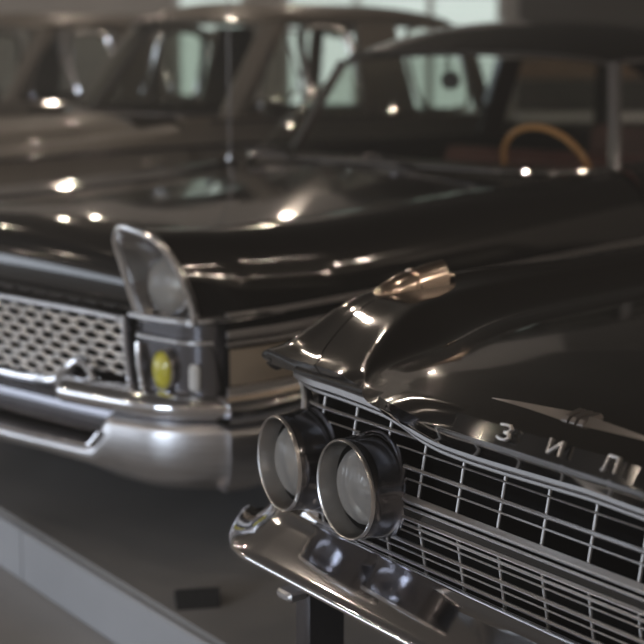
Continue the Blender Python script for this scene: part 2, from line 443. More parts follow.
    for sg in (1, -1):
        pillar_set(root, sg, [(-2.6, -2.86), (-3.65, -3.65), (-4.75, -4.6)], .85, .69, 1.05, 1.48)
        for va, vb in ((-2.7, -3.6), (-3.7, -4.6)):
            MB().grid([[(sg*.845, va, 1.05), (sg*.845, vb, 1.05)], [(sg*.69, va-.16*(va > -3), 1.48), (sg*.69, vb+.06, 1.48)]]).build('side_window', M['glass'], root)
    seat(root, -3.1, 1.4); seat(root, -4.2, 1.4)
    for v in (-.86, -4.75):
        for u in (-.86, .86): wheel(root, u, v)

    # radiator cavity
    cav = MB(); cav.box((0, -.16, .66), (1.66, .06, .44), .01); cav.build('radiator_panel', M['black'], root)
    cav = MB()
    cav.box((0, -.11, .872), (1.62, .10, .012), .002)
    cav.build('grille_surround', M['paint'], root)
    for sg in (1, -1):
        MB().grid([[(sg*u, v-(.862-z)*(0 if u < .81 else (1.0 if u < .85 else 2.5)), z) for z in (.862, .83, .8, .7, .6, .45)] for u, v in ((.80, -.12), (.835, -.095), (.89, -.10), (.945, -.13), (.975, -.17), (.99, -.24))]).build('fender_nose', M['paint'], root)

    # grille : plan line and leaning faces
    def gv(u, z):
        base = -.055-.18*abs(z-.69)
        return base-(max(0, abs(u)-.72)**2)*2.0
    gr = MB()
    gt = MB()
    path = []
    for k in range(61):
        u = .835*k/60; path.append((u, gv(u, .85)+.024, GT(u)-.006))
    end = [(.832, gv(.83, .84)+.008, .846), (.80, gv(.8, .81)+.006, .815), (.785, -.07, .785), (.80, -.07, .76)]
    full = path+end
    g1 = spline(full, 90)
    trimpath = [Vector((-p.x, p.y, p.z)) for p in g1[::-1]]+g1[1:]
    gt.bar(trimpath, .018, .014, up=(0, 1, .2))
    inner = [Vector((p.x*.985, p.y-.006, p.z-.0165)) for p in g1]
    gt.bar([Vector((-p.x, p.y, p.z)) for p in inner[::-1]]+inner[1:], .008, .007, up=(0, 1, .2))
    grille = gr.bar([(u, gv(u, .70), .700) for u in [x/20*.82 for x in range(-20, 21)]], .016, .017, bev=.45).build('grille', M['barchrome'], root)
    gt.build('grille_trim', M['trimchrome'], grille)
    def hbar(z, w, umax=.81, umin=None, bev=.45):
        b = MB()
        if umin is None: b.bar([(u, gv(u, z), z) for u in [x/24*umax for x in range(-24, 25)]], w*1.3, w, bev=bev)
        else:
            for sg in (1, -1): b.bar([(sg*lerp(umin, umax, k/10), gv(lerp(umin, umax, k/10), z), z) for k in range(11)], w*1.3, w)
        return b
    for z, w, um in ((.810, .0075, .80), (.787, .0038, .80), (.755, .0085, .80), (.735, .0038, .80), (.684, .005, .81)):
        hbar(z, w, um).build('grille_bar', M['barchrome'], grille)
    for sg in (1, -1):
        MB().bar([(sg*lerp(.45, .80, k/10), gv(lerp(.45, .80, k/10), .838), .838) for k in range(11)], .0055, .0042).build('grille_bar', M['barchrome'], grille)
    for z, w in ((.662, .008), (.648, .0055), (.634, .0035), (.611, .0075), (.594, .0035), (.573, .0075), (.555, .0035), (.535, .007), (.515, .0035), (.495, .007)):
        hbar(z, w, .80).build('grille_bar', M['barchrome'], grille)
    for k in range(-7, 8):
        u = k*.1045-.006*0
        zt = GT(abs(u))-.014
        b = MB().bar([(u, gv(u, zt)-.004, zt), (u, gv(u, .77)-.004, .77), (u, gv(u, .705)-.004, .705)], .006, .006, up=(0, 1, 0))
        b.build('grille_rib', M['ribmetal'], grille)
        MB().bar([(u, gv(u, .66)-.004, .66), (u, gv(u, .58)-.004, .58), (u, gv(u, .49)-.004, .49)], .006, .006, up=(0, 1, 0)).build('grille_rib', M['ribmetal'], grille)
    MB().bar([(u, gv(u, .672)-.004, .672) for u in [x/20*.80 for x in range(-20, 21)]], .006, .020, bev=.4).build('grille_moulding', M['paint'], grille)

    # headlights
    for sg in (1, -1):
        for u in (.555, .772):
            toe = radians(4 if u < .6 else 9); c = (sg*u, 0, .70); ax = (sg*sin(toe), cos(toe), 0)
            pod = MB().revolve([(.0925, 0), (.0945, -.004), (.0955, -.02), (.097, -.04), (.101, -.055), (.104, -.075), (.104, -.105), (.09, -.12)], c, ax, 56).build('headlight', M['darkchrome'], root)
            MB().revolve([(.0895, -.002), (.0905, .0035), (.0925, .005), (.0945, .002), (.0950, -.003)], c, ax, 56).build('headlight_rim', M['barchrome'], pod)
            MB().revolve([(.0900, .001), (.0888, -.004), (.0845, -.022), (.0825, -.032), (.081, -.036)], c, ax, 56).build('headlight_bezel', M['bezel'], pod)
            MB().revolve([(.0822, -.033), (.079, -.034), (.0735, -.038), (.072, -.046)], c, ax, 56).build('lamp_gasket', M['black'], pod)
            MB().revolve([(.0738, -.040), (.070, -.030), (.060, -.019), (.043, -.010), (.022, -.005), (.0001, -.0035)], c, ax, 56).build('headlight_lens', M['lens'], pod)
            MB().revolve([(.077, -.043), (.070, -.066), (.052, -.088), (.03, -.100), (.012, -.104), (.0001, -.105)], c, ax, 48).build('lamp_reflector', M['reflector'], pod)

    # bumper : wide bright blade with a rolled lower edge
    def bsec(u):
        a = abs(u)
        sw = .015*(1-min(1, a/.8)**1.5) - 2.6*max(0, a-.83)**2
        end = min(1, max(0, (1.075-a)/.07))**.5; dz = -.03*max(0, (a-.86)/.2)
        zt = .59; zl = .455
        mid = .515
        f = lambda z: mid+(z-mid)*(.35+.65*end)+dz*(z > mid)
        return [(u, -.22+sw*.5, f(.545)), (u, -.12+sw, f(.556)), (u, -.086+sw, f(.562)), (u, -.078+sw, f(.568)), (u, -.070+sw, f(.569)), (u, -.063+sw, f(.565)), (u, -.058+sw, f(.5575)),
                (u, -.040+sw, f(.547)), (u, -.005+sw, f(.529)), (u, .028+sw, f(.512)), (u, .041+sw, f(.5045)), (u, .046+sw, f(.499)), (u, .0465+sw, f(.493)), (u, .038+sw, f(.487)),
                (u, -.01+sw, f(.47)), (u, -.09+sw, f(.455)), (u, -.2+sw*.5, f(.46))]
    us = [-1.074, -1.068, -1.055, -1.04, -1.02, -1.0, -.97, -.94, -.9]+[x*.05 for x in range(-17, 18)]+[.9, .94, .97, 1.0, 1.02, 1.04, 1.055, 1.068, 1.074]
    bmp = MB().loft([[Vector(p) for p in bsec(u)] for u in us]).build('bumper', M['chrome'], root, angle=60)
    for sg in (1, -1):
        MB().tube([(sg*.93, -.22, .55), (sg*.96, -.45, .53), (sg*1.0, -.6, .53)], [.05, .045, .02], 12).build('bumper_return', M['chrome'], root)
        br = MB().box((sg*.745, -.08, .36), (.045, .10, .22), .008).build('bumper_bracket', M['darkchrome'], root)
        MB().box((sg*.745, -.01, .436), (.05, .045, .020), .005).build('bracket_clamp', M['brushed'], br)

    # hood badge: spread wing with a ribbed block, and the three letters of the name
    def hz(u, v): 
        ut = UF(v)-.10
        t = abs(u)/max(.2, ut)
        return lerp(HC(v), ZT(v), tab([(0, 0), (.28, .04), (.55, .2), (.78, .55), (.92, .9), (1, 1)])(t))
    bv = -.035
    w = MB()
    for sg in (1, -1):
        loops = []
        for k in range(13):
            t = k/12; u = sg*lerp(.02, .195, t); hw = lerp(.019, .0012, t**.8)
            vc = bv+.004*(1-t)+.006*t
            hgt = lerp(.011, .003, t)
            loops.append([Vector((u, vc-hw, hz(u, vc-hw)-.001)), Vector((u, vc, hz(u, vc)+hgt)), Vector((u, vc+hw, hz(u, vc+hw)-.001))])
        w.loft(loops)
    badge = w.build('hood_badge', M['badge'], root, angle=20)
    rb = MB()
    for k in (-1, 0, 1):
        u = k*.0165
        rb.loft([[Vector((u-.0065, v, hz(u, v)-.003)), Vector((u-.0055, v, hz(u, v)+h_)), Vector((u+.0055, v, hz(u, v)+h_)), Vector((u+.0065, v, hz(u, v)-.003))] for v, h_ in ((bv-.024, .002), (bv-.019, .008), (bv, .009), (bv+.015, .008), (bv+.021, .002))])
    rb.build('badge_ribs', M['badge'], badge, angle=20)
    # letters stand on the nose just above the grille
    LV, LZ = .056, .923
    def letter(name, uc, strokes):
        b = MB()
        for st in strokes:
            pts = [Vector((uc+x*.0120, LV+.004-y*.005, LZ+y*.0105)) for x, y in st]
            b.bar(pts, .0042, .008, up=(0, 1, .3))
        b.build(name, M['badge2'], root)
    letter('letter_badge', -.068, [[(-1, .9), (-.4, 1), (.5, 1), (1, .6), (.6, .1), (0, 0)], [(0, 0), (.8, -.15), (1, -.6), (.4, -1), (-.4, -1), (-1, -.8)]])
    letter('letter_badge', .041, [[(-1, 1), (-1, -1)], [(-1, -.9), (1, .9)], [(1, 1), (1, -1)]])
    letter('letter_badge', .150, [[(-1, -1), (-.7, -.8), (-.45, 1)], [(-.45, 1), (1, 1)], [(1, 1), (1, -1)]])

    # fender-top ornament
    for sg in (1, -1):
        def sec(v, hw, h):
            zb = CR(v)-.011
            return [Vector((sg*.90+hw*cos(a)*1.0, v, zb+max(0, sin(a))*h)) for a in [pi*k/12 for k in range(13)]]
        spec = [(-.335, .005, .010), (-.342, .015, .019), (-.36, .022, .028), (-.385, .026, .036), (-.41, .028, .042), (-.43, .0285, .0445)]
        orn = MB().loft([sec(*s) for s in spec]).build('fender_ornament', M['gold'], root, angle=50)
        MB().loft([sec(*s) for s in [(-.430, .0295, .0455), (-.434, .032, .049), (-.440, .032, .049), (-.444, .0295, .0455)]]).build('ornament_band', M['gold'], orn)
        MB().loft([sec(*s) for s in [(-.444, .0285, .0445), (-.48, .028, .050), (-.524, .027, .052), (-.530, .018, .038), (-.533, .006, .012)]]).build('ornament_tail', M['gold'], orn, angle=50)
        MB().tube([(sg*.90, -.525, CR(-.55)+.001), (sg*.90, -.552, CR(-.55)+.001), (sg*.90, -.558, CR(-.55)+.001)], [.006, .009, .007], 10).build('ornament_pin', M['gold'], orn)
    return root

def roof(root, head, vA, vB, top, w, m, name='roof', tail_=(.25, .12)):
    rows = []
    n = len(head)
    rows.append([h+Vector((0, 0, -.012)) for h in head])
    rows.append([h+Vector((0, .018, .012)) for h in head])
    for k in range(1, 14):
        t = k/14
        row = []
        for h in head:
            x = h.x/w
            v = lerp(h.y, vB, t)
            crown = (1-abs(x)**2.6)
            prof = min(1, t*5)**.6*1.0
            tail = 1-max(0, (t-.75)/.25)**2*.5
            zed = h.z+.012
            row.append(Vector((h.x*(1+.04*sin(pi*t)), v, lerp(zed, lerp(head[-1].z+.02, top, .25+.75*crown), prof*tail))))
        rows.append(row)
    rows.append([Vector((h.x*.95, vB-tail_[0], head[-1].z-tail_[1]+(1-abs(h.x/w)**2)*.06)) for h in head])
    MB().grid(rows, mirror=True).build(name, m, root, solid=.03, angle=45)

def pillar_set(root, sg, vs, ub, ut, zb, zt, m=None, w=.05):
    for i, (va, vb) in enumerate(vs):
        mm = M['chrome'] if i == 0 else (m or M['paint'])
        ww = .035 if i == 0 else (.19 if i < len(vs)-1 else .2)
        p = MB().loft([[Vector((sg*lerp(ub, ut, t)+dx, lerp(va, vb, t)+dy, lerp(zb, zt, t))) for dx, dy in ((-.02, -ww/2), (.02, -ww/2), (.024, 0), (.02, ww/2), (-.02, ww/2))] for t in (0, .33, .66, 1)])
        p.build('pillar', mm, root)

# ================================================================== SECOND CAR (grille of interlocking chrome links)
def build_second_car():
    root = thing('limousine', 'black limousine with hooded headlights, chrome mesh grille and yellow fog lamp, behind the paired-headlight car', 'car', CH_O, pi-CH_PSI)
    # --- hood
    hood = []
    def hcol(u):
        d = u*u
        nose = [(.0-.03*d, .775), (.028-.05*d, .83), (.03-.06*d, .88), (.01-.08*d, .935), (-.045-.1*d, .975), (-.13-.1*d, .997), (-.3, 1.008), (-.6, 1.012), (-1.0, 1.022), (-1.4, 1.040), (-1.66-.25*d, 1.058)]
        return [Vector((u, v, z-.022*d*4*min(1, max(0, (z-.78)/.2))*(1 if v < -.05 else .5))) for v, z in nose]
    cols = [hcol(u) for u in (0, .15, .3, .42, .52, .60, .66)]
    fine = [spline(c, 60) for c in cols]
    MB().grid([spline(list(r), 30) for r in zip(*fine)], mirror=True).build('hood', M['paint'], root)
    # --- fenders
    rim = [(.679, .07, .989), (.700, .08, 1.017), (.750, .085, 1.032), (.814, .08, 1.018), (.850, .07, .999), (.886, .05, .949), (.907, .035, .898), (.914, 0, .778)]
    low = [(.950, -.03, .68), (.96, -.05, .50), (.955, -.08, .36)]
    prof = [(.63, .985), (.69, .992), (.75, 1.0), (.82, .998), (.88, .980), (.93, .94), (.965, .88), (.985, .80), (1.0, .68), (1.0, .48), (.975, .33)]
    rise = tab([(-5.4, .0), (-4.5, .06), (-3, .06), (-2.3, .05), (-1.8, .035), (-1.0, .01), (-.6, .0), (-.3, .004), (-.12, .012)])
    vs = [-.12, -.22, -.35, -.5, -.65, -.8, -.95, -1.1, -1.3, -1.6, -1.9, -2.3]
    st = [rim+low]
    def ff(k, v): return min(1, max(0, 1))
    for v in vs:
        row = []
        for j, (u, z) in enumerate(prof):
            w = 1-.06*max(0, 1-(-v)/.5)*.6*min(1, max(0, (j-2)/5))
            zz = z+rise(v)*max(0, min(1, (z-.6)/.4))
            if j == 10 and abs(v+.85) < .44: zz = .36+sqrt(max(0, .44**2-(v+.85)**2))
            row.append((u*w, v, zz))
        st.append(row)
    g = dense(st, 44, 80)
    for sg in (1, -1):
        MB().grid([[Vector((p.x*sg, p.y, p.z)) for p in r] for r in g]).build('fender', M['paint'], root)
    # body sides, cowl, tail
    st = []
    for v, w in ((-2.28, 1.0), (-3.0, 1.0), (-4.0, 1.0), (-4.8, 1.0), (-5.3, .97), (-5.55, .9)):
        t = rise(v)
        st.append([(w-.17, v, 1.0+t), (w-.1, v, .99+t), (w-.035, v, .90+t*.7), (w-.012, v, .80), (w, v, .66), (w-.02, v, .34)])
    MB().grid(dense(st, 24, 40), mirror=True).build('body_side', M['paint'], root)
    MB().grid(dense([[(0, v, z+.03), (.5, v, z+.02), (.84, v, z)] for v, z in ((-4.85, 1.06), (-5.2, 1.02), (-5.5, .93), (-5.6, .6), (-5.55, .34))], 14, 24), mirror=True).build('trunk_lid', M['paint'], root)
    MB().box((0, -3.0, .3), (1.85, 5.2, .12)).build('underbody', M['black'], root)
    # windscreen wrapping round to upright chrome pillars
    base = spline([(0, -1.70, 1.062), (.4, -1.73, 1.060), (.65, -1.80, 1.055), (.78, -1.93, 1.05), (.825, -2.08, 1.05), (.83, -2.24, 1.05)], 28)
    head = spline([(0, -2.30, 1.495), (.35, -2.32, 1.49), (.54, -2.36, 1.478), (.63, -2.42, 1.465), (.67, -2.44, 1.452), (.69, -2.46, 1.44)], 28)
    MB().grid([[a.lerp(b, t)+Vector((0, .05*sin(pi*t), 0)) for a, b in zip(base, head)] for t in (0, .2, .4, .6, .8, 1)], mirror=True).build('windshield', M['glass'], root)
    full = [Vector((-p.x, p.y, p.z)) for p in base[::-1]]+base[1:]
    MB().tube([p+Vector((0, .012, .004)) for p in full], .013, 8).build('windshield_moulding', M['chrome'], root)
    fh = [Vector((-p.x, p.y, p.z)) for p in head[::-1]]+head[1:]
    MB().tube([p+Vector((0, .006, -.004)) for p in fh], .012, 8).build('header_moulding', M['dark_trim'], root)
    roof(root, head, -2.5, -4.95, 1.635, .69, M['paint'])
    for sg in (1, -1):
        MB().tube(spline([(sg*.70, -2.5, 1.455), (sg*.725, -2.9, 1.475), (sg*.735, -3.7, 1.48), (sg*.72, -4.6, 1.465)], 20), .012, 8).build('drip_rail', M['chrome'], root)
        pillar_set(root, sg, [(-2.25, -2.45), (-3.76, -3.76), (-4.95, -4.75)], .84, .705, 1.05, 1.455)
        for va, vb, da in ((-2.29, -3.70, -.18), (-3.83, -4.85, 0)):
            wn = MB().grid([[(sg*.84, va, 1.06), (sg*.84, vb, 1.06)], [(sg*.705, va+da, 1.455), (sg*.705, vb+.05, 1.455)]]).build('side_window', M['glass'], root)
            MB().tube([(sg*.845, va, 1.065), (sg*.845, vb, 1.065)], .010, 8).build('window_sill_strip', M['chrome'], wn)
    # cabin
    MB().box((0, -2.05, 1.0), (1.5, .36, .10), .03).build('dashboard', M['dark_trim'], root)
    seat(root, -2.95, 1.35, .50, 1.03); seat(root, -4.35, 1.4, .5, 1.08)
    steering(root, .425, -2.42, 1.015, .205, radians(28), M['wheelrim'])
    mr = MB().revolve([(.001, .012), (.03, .011), (.038, .004), (.038, -.006), (.02, -.016), (.001, -.018)], (0, -2.32, 1.375), (0, 1, 0), 28, 1.25).build('rear_view_mirror', M['dark_trim'], root)
    MB().tube([(0, -2.30, 1.39), (0, -2.30, 1.49)], .006, 8).build('mirror_stalk', M['dark_trim'], mr)
    # wipers
    for u0, u1 in ((-.25, -.62), (.35, -.10)):
        wp = MB().tube([(u0, -1.66, 1.066), (lerp(u0, u1, .5), -1.70, 1.10), (u1, -1.76, 1.085)], [.008, .006, .005], 8).build('wiper', M['darkchrome'], root)
        MB().bar([(lerp(u0, u1, .35), -1.715, 1.075), (u1*1.1, -1.80, 1.085)], .006, .014).build('wiper_blade', M['rubber'], wp)
    # whip aerial
    MB().tube([(-.79, -1.80, 1.0), (-.79, -1.80, 1.05)], [.016, .010], 10).build('aerial_base', M['chrome'], root)
    MB().tube([(-.79, -1.80, 1.04), (-.79, -1.80, 1.80)], [.005, .0035], 8).build('aerial', M['chrome'], root)

    # --- headlight nacelles
    for sg in (1, -1):
        loop = [(.690, .0, .767), (.680, .015, .822), (.676, .045, .917), (.679, .07, .989), (.700, .08, 1.017), (.727, .085, 1.032), (.772, .085, 1.028), (.814, .08, 1.018), (.850, .07, .999), (.886, .05, .949), (.907, .035, .898), (.912, .01, .833), (.914, 0, .778)]
        lp = [(sg*u, v, z) for u, v, z in loop]
        top = spline(lp, 50); bot = [top[-1].lerp(top[0], k/10) for k in range(1, 10)]
        ringp = top+bot
        hl = MB().tube([p+Vector((0, .006, 0)) for p in ringp], .0125, 10, closed=True, up=(0, 1, 0)).build('headlight', M['nacchrome'], root)
        cen = Vector((sg*.782, -.012, .866))
        rows = [ringp, [p.lerp(Vector((cen.x, p.y-.05, cen.z)), .06) for p in ringp]]
        def circ(k, n, r): return None
        n = len(ringp)
        c1 = []
        for p in ringp:
            d = Vector((p.x-cen.x, 0, p.z-cen.z)); d.normalize(); c1.append(cen+d*.084+Vector((0, -.02, 0)))
        rows.append([a.lerp(b, .5)+Vector((0, -.02, 0)) for a, b in zip(ringp, c1)]); rows.append(c1)
        MB().loft(rows, caps=False).build('headlight_bezel', M['bezel'], hl, angle=60)
        ax = Vector((0, 1, .05)); o = cen+Vector((0, -.012, 0))
        MB().revolve([(.088, -.006), (.0885, .006), (.081, .010), (.079, .0)], o, ax, 44).build('headlight_rim', M['chrome'], hl)
        MB().revolve([(.080, .002), (.07, .018), (.05, .030), (.025, .036), (.0001, .038)], o, ax, 44).build('headlight_lens', M['lens'], hl)
        MB().revolve([(.080, .0), (.07, -.03), (.045, -.055), (.012, -.065), (.010, -.04), (.0001, -.038)], o, ax, 40).build('lamp_reflector', M['reflector'], hl)
        # chrome corner panel with fog lamp and side lamp
        pan = []
        for z, f in ((.772, 1), (.745, 1.0), (.70, 1.0), (.64, 1.0), (.58, 1.0), (.555, .99)):
            pan.append([(sg*(.672+(.0)), .005, z), (sg*.70, .012, z), (sg*.78, .014, z), (sg*.86, .010, z), (sg*.915, -.005, z), (sg*.945, -.03, z), (sg*.960, -.05, z), (sg*.968, -.07, z)])
        cp = MB().grid([spline(r, 30) for r in pan]).build('corner_panel', M['darkchrome'], root, solid=.012)
        MB().bar(spline([(sg*.665, .02, .776), (sg*.80, .022, .777), (sg*.90, .008, .780), (sg*.95, -.035, .785), (sg*.985, -.12, .79), (sg*1.0, -.25, .792)], 24), .018, .016).build('corner_moulding', M['nacchrome'], cp)
        MB().bar(spline([(sg*.70, .026, .722), (sg*.80, .026, .722), (sg*.90, .012, .722), (sg*.95, -.025, .725)], 20), .012, .012).build('corner_moulding', M['nacchrome'], cp)
        MB().bar([(sg*.70, .02, .70), (sg*.712, .03, .64), (sg*.718, .02, .565)], .016, .022, up=(0, 1, 0)).build('corner_moulding', M['nacchrome'], cp)
        fo = Vector((sg*.805, .016, .637))
        fog = MB().revolve([(.060, -.01), (.061, .012), (.054, .018), (.050, .008)], fo, (0, 1, 0), 36, .72).build('fog_lamp', M['chrome'], root)
        MB().revolve([(.0505, .008), (.044, .022), (.028, .030), (.0001, .033)], fo, (0, 1, 0), 36, .72).build('fog_lens', M['yellow'], fog)
        MB().box((sg*.905, .004, .625), (.038, .022, .075), .008).build('side_lamp', M['clear'], root)
        # side mouldings that run back along the wing
        for z, h, w, m in ((.795, .014, .016, 'chrome'), (.742, .020, .016, 'chrome'), (.715, .010, .012, 'chrome'), (.585, .018, .018, 'chrome'), (.555, .012, .014, 'chrome')):
            MB().bar(spline([(sg*.966, -.06, z), (sg*.990, -.14, z), (sg*1.005, -.25, z+.002), (sg*1.012, -.5, z+.003), (sg*1.014, -2.2, z+.006), (sg*1.014, -4.9, z+.004)], 30), w, h).build('side_strip', M['linkchrome'], root)
        MB().grid([[Vector((p.x, p.y, z)) for p in spline([(sg*.968, -.068, 0), (sg*.991, -.14, 0), (sg*1.008, -.3, 0), (sg*1.013, -.56, 0)], 14)] for z in (.700, .698, .64, .602, .60)]).build('ribbed_panel', M['tanreflect'], root, solid=.006)
    # --- grille
    gtop = spline([(0, .045, .768), (.3, .04, .768), (.5, .032, .766), (.60, .026, .762), (.655, .015, .757)], 24)
    gr = MB().bar([Vector((-p.x, p.y, p.z)) for p in gtop[::-1]]+gtop[1:], .022, .020).build('grille', M['chrome'], root)
    MB().box((0, -.06, .645), (1.32, .04, .24), .01).build('grille_backing', M['black'], gr)
    for sg in (1, -1):
        MB().bar([(sg*.648, .028, .77), (sg*.655, .03, .68), (sg*.668, .026, .565)], .016, .02, up=(0, 1, 0)).build('grille_side_bar', M['chrome'], gr)
        arch = spline([(sg*.0, .05, .532), (sg*.25, .05, .535), (sg*.36, .048, .548), (sg*.41, .048, .585), (sg*.455, .046, .614), (sg*.49, .046, .612), (sg*.52, .044, .582), (sg*.555, .042, .558), (sg*.60, .038, .553), (sg*.70, .03, .553), (sg*.80, .024, .553)], 60)
        MB().tube(arch, .0125, 10).build('grille_arch', M['chrome'], gr)
        for s2 in (1, -1):
            pass
    LINK = tab([(0, 0), (.42, .04), (.52, .5), (.60, .98), (.70, .95), (.80, .45), (.88, .05), (1.0, 0)])
    def link_row(z, ph, u0, u1, r):
        # a wavy chrome ribbon made of seagull-wing links
        n = int((u1-u0)/.008); path = []
        for k in range(n+1):
            u = lerp(u0, u1, k/n); s = ((u/.080+ph) % 1.0)
            q = LINK(s)
            path.append((u, .022-.012*abs(u)+.010*q, z+.013*q-.006))
        return path
    for i, z in enumerate((.735, .709, .683, .657, .631, .605, .579, .553)):
        umax = .645 if z > .60 else .40
        MB().tube(link_row(z, .5*(i % 2), -umax, umax, .005), .0068, 8).build('grille_links', M['linkchrome'], gr)
    # --- bumper: a blade over a deep rolled apron
    def bs(u, t=1.0):
        a = abs(u)
        sw = .16-.10*a*a-1.1*max(0, a-.78)**2*2
        return sw
    us = [x*.04 for x in range(-25, 26)]
    loops = []
    sideu = [(1.04, .0), (1.065, -.06), (1.075, -.14), (1.07, -.25), (1.06, -.42), (1.055, -.5)]
    stn = [(-u, v) for u, v in sideu[::-1]]+[(u, bs(u)) for u in us]+sideu
    def blade(u, v, sc=1.0):
        nrm = Vector((u*.55, 1, 0)) if abs(u) <= 1.0 else Vector((1 if u > 0 else -1, .35 if abs(u) < 1.05 else 0, 0))
        nrm.normalize(); o = Vector((u, v, 0))
        pr = [(-.16, .555), (-.10, .578), (-.05, .580), (-.015, .570), (0, .550), (-.002, .525), (-.02, .510), (-.08, .505), (-.16, .51)]
        return [o+nrm*d+Vector((0, 0, z)) for d, z in pr]
    dip = tab([(0, 0), (.36, 0), (.46, .0), (.5, 1), (1.2, 1)])
    bl = [s for s in stn if s[0] >= .46]
    first = [(.445, bs(.45)-.03), (.45, bs(.45)-.01)]
    for sg in (1, -1):
        MB().loft([[Vector((p.x*sg, p.y, p.z)) for p in blade(u, v)] for u, v in first+bl]).build('bumper_blade', M['chrome'], root, angle=70)
    ap = []
    def apron(u, v):
        a = abs(u)
        nrm = Vector((u*.55, 1, 0)) if a <= 1.0 else Vector((1 if u > 0 else -1, .35 if a < 1.05 else 0, 0))
        nrm.normalize(); o = Vector((u, v, 0))
        top = tab([(0, .40), (.56, .402), (.60, .405), (.625, .44), (.66, .50), (1.2, .505)])(a)
        bot = tab([(0, .345), (.35, .345), (.55, .338), (.7, .318), (.85, .31), (1.0, .315), (1.2, .34)])(a)
        m = (top+bot)/2
        pr = [(-.14, top-.005), (-.05, top), (-.012, top-.004), (-.002, lerp(top, m, .3)), (.0, m), (-.012, lerp(m, bot, .6)), (-.04, bot), (-.09, bot-.002), (-.16, bot+.02)]
        return [o+nrm*d+Vector((0, 0, z)) for d, z in pr]
    dense_us = sorted({round(x*.02, 3) for x in range(-50, 51)})
    stn2 = [(-u, v) for u, v in sideu[::-1]]+[(u, bs(u)) for u in dense_us]+sideu
    MB().loft([apron(u, v) for u, v in stn2]).build('bumper_apron', M['brushed'], root, angle=70)
    lip = [(u, v+.004, tab([(0, .402), (.58, .404), (.61, .412), (.63, .445), (.66, .455)])(abs(u))) for u, v in stn2 if abs(u) < .66]
    MB().tube(lip, .006, 8).build('apron_lip', M['chrome'], root)
    MB().box((0, -.02, .47), (1.8, .08, .10), .02).build('bumper_bar', M['black'], root)
    va = []
    for d, z in ((-.05, .532), (.0, .524), (.035, .50), (.045, .465), (.035, .43), (.0, .405)): va.append(spline([(u, .055-.04*u*u+d, z) for u in (-.66, -.4, 0, .4, .66)], 25))
    MB().grid(va).build('front_valance', M['darkchrome'], root, solid=.006)
    for v in (-.85, -4.2):
        for u in (-.85, .85): wheel(root, u, v)
    return root

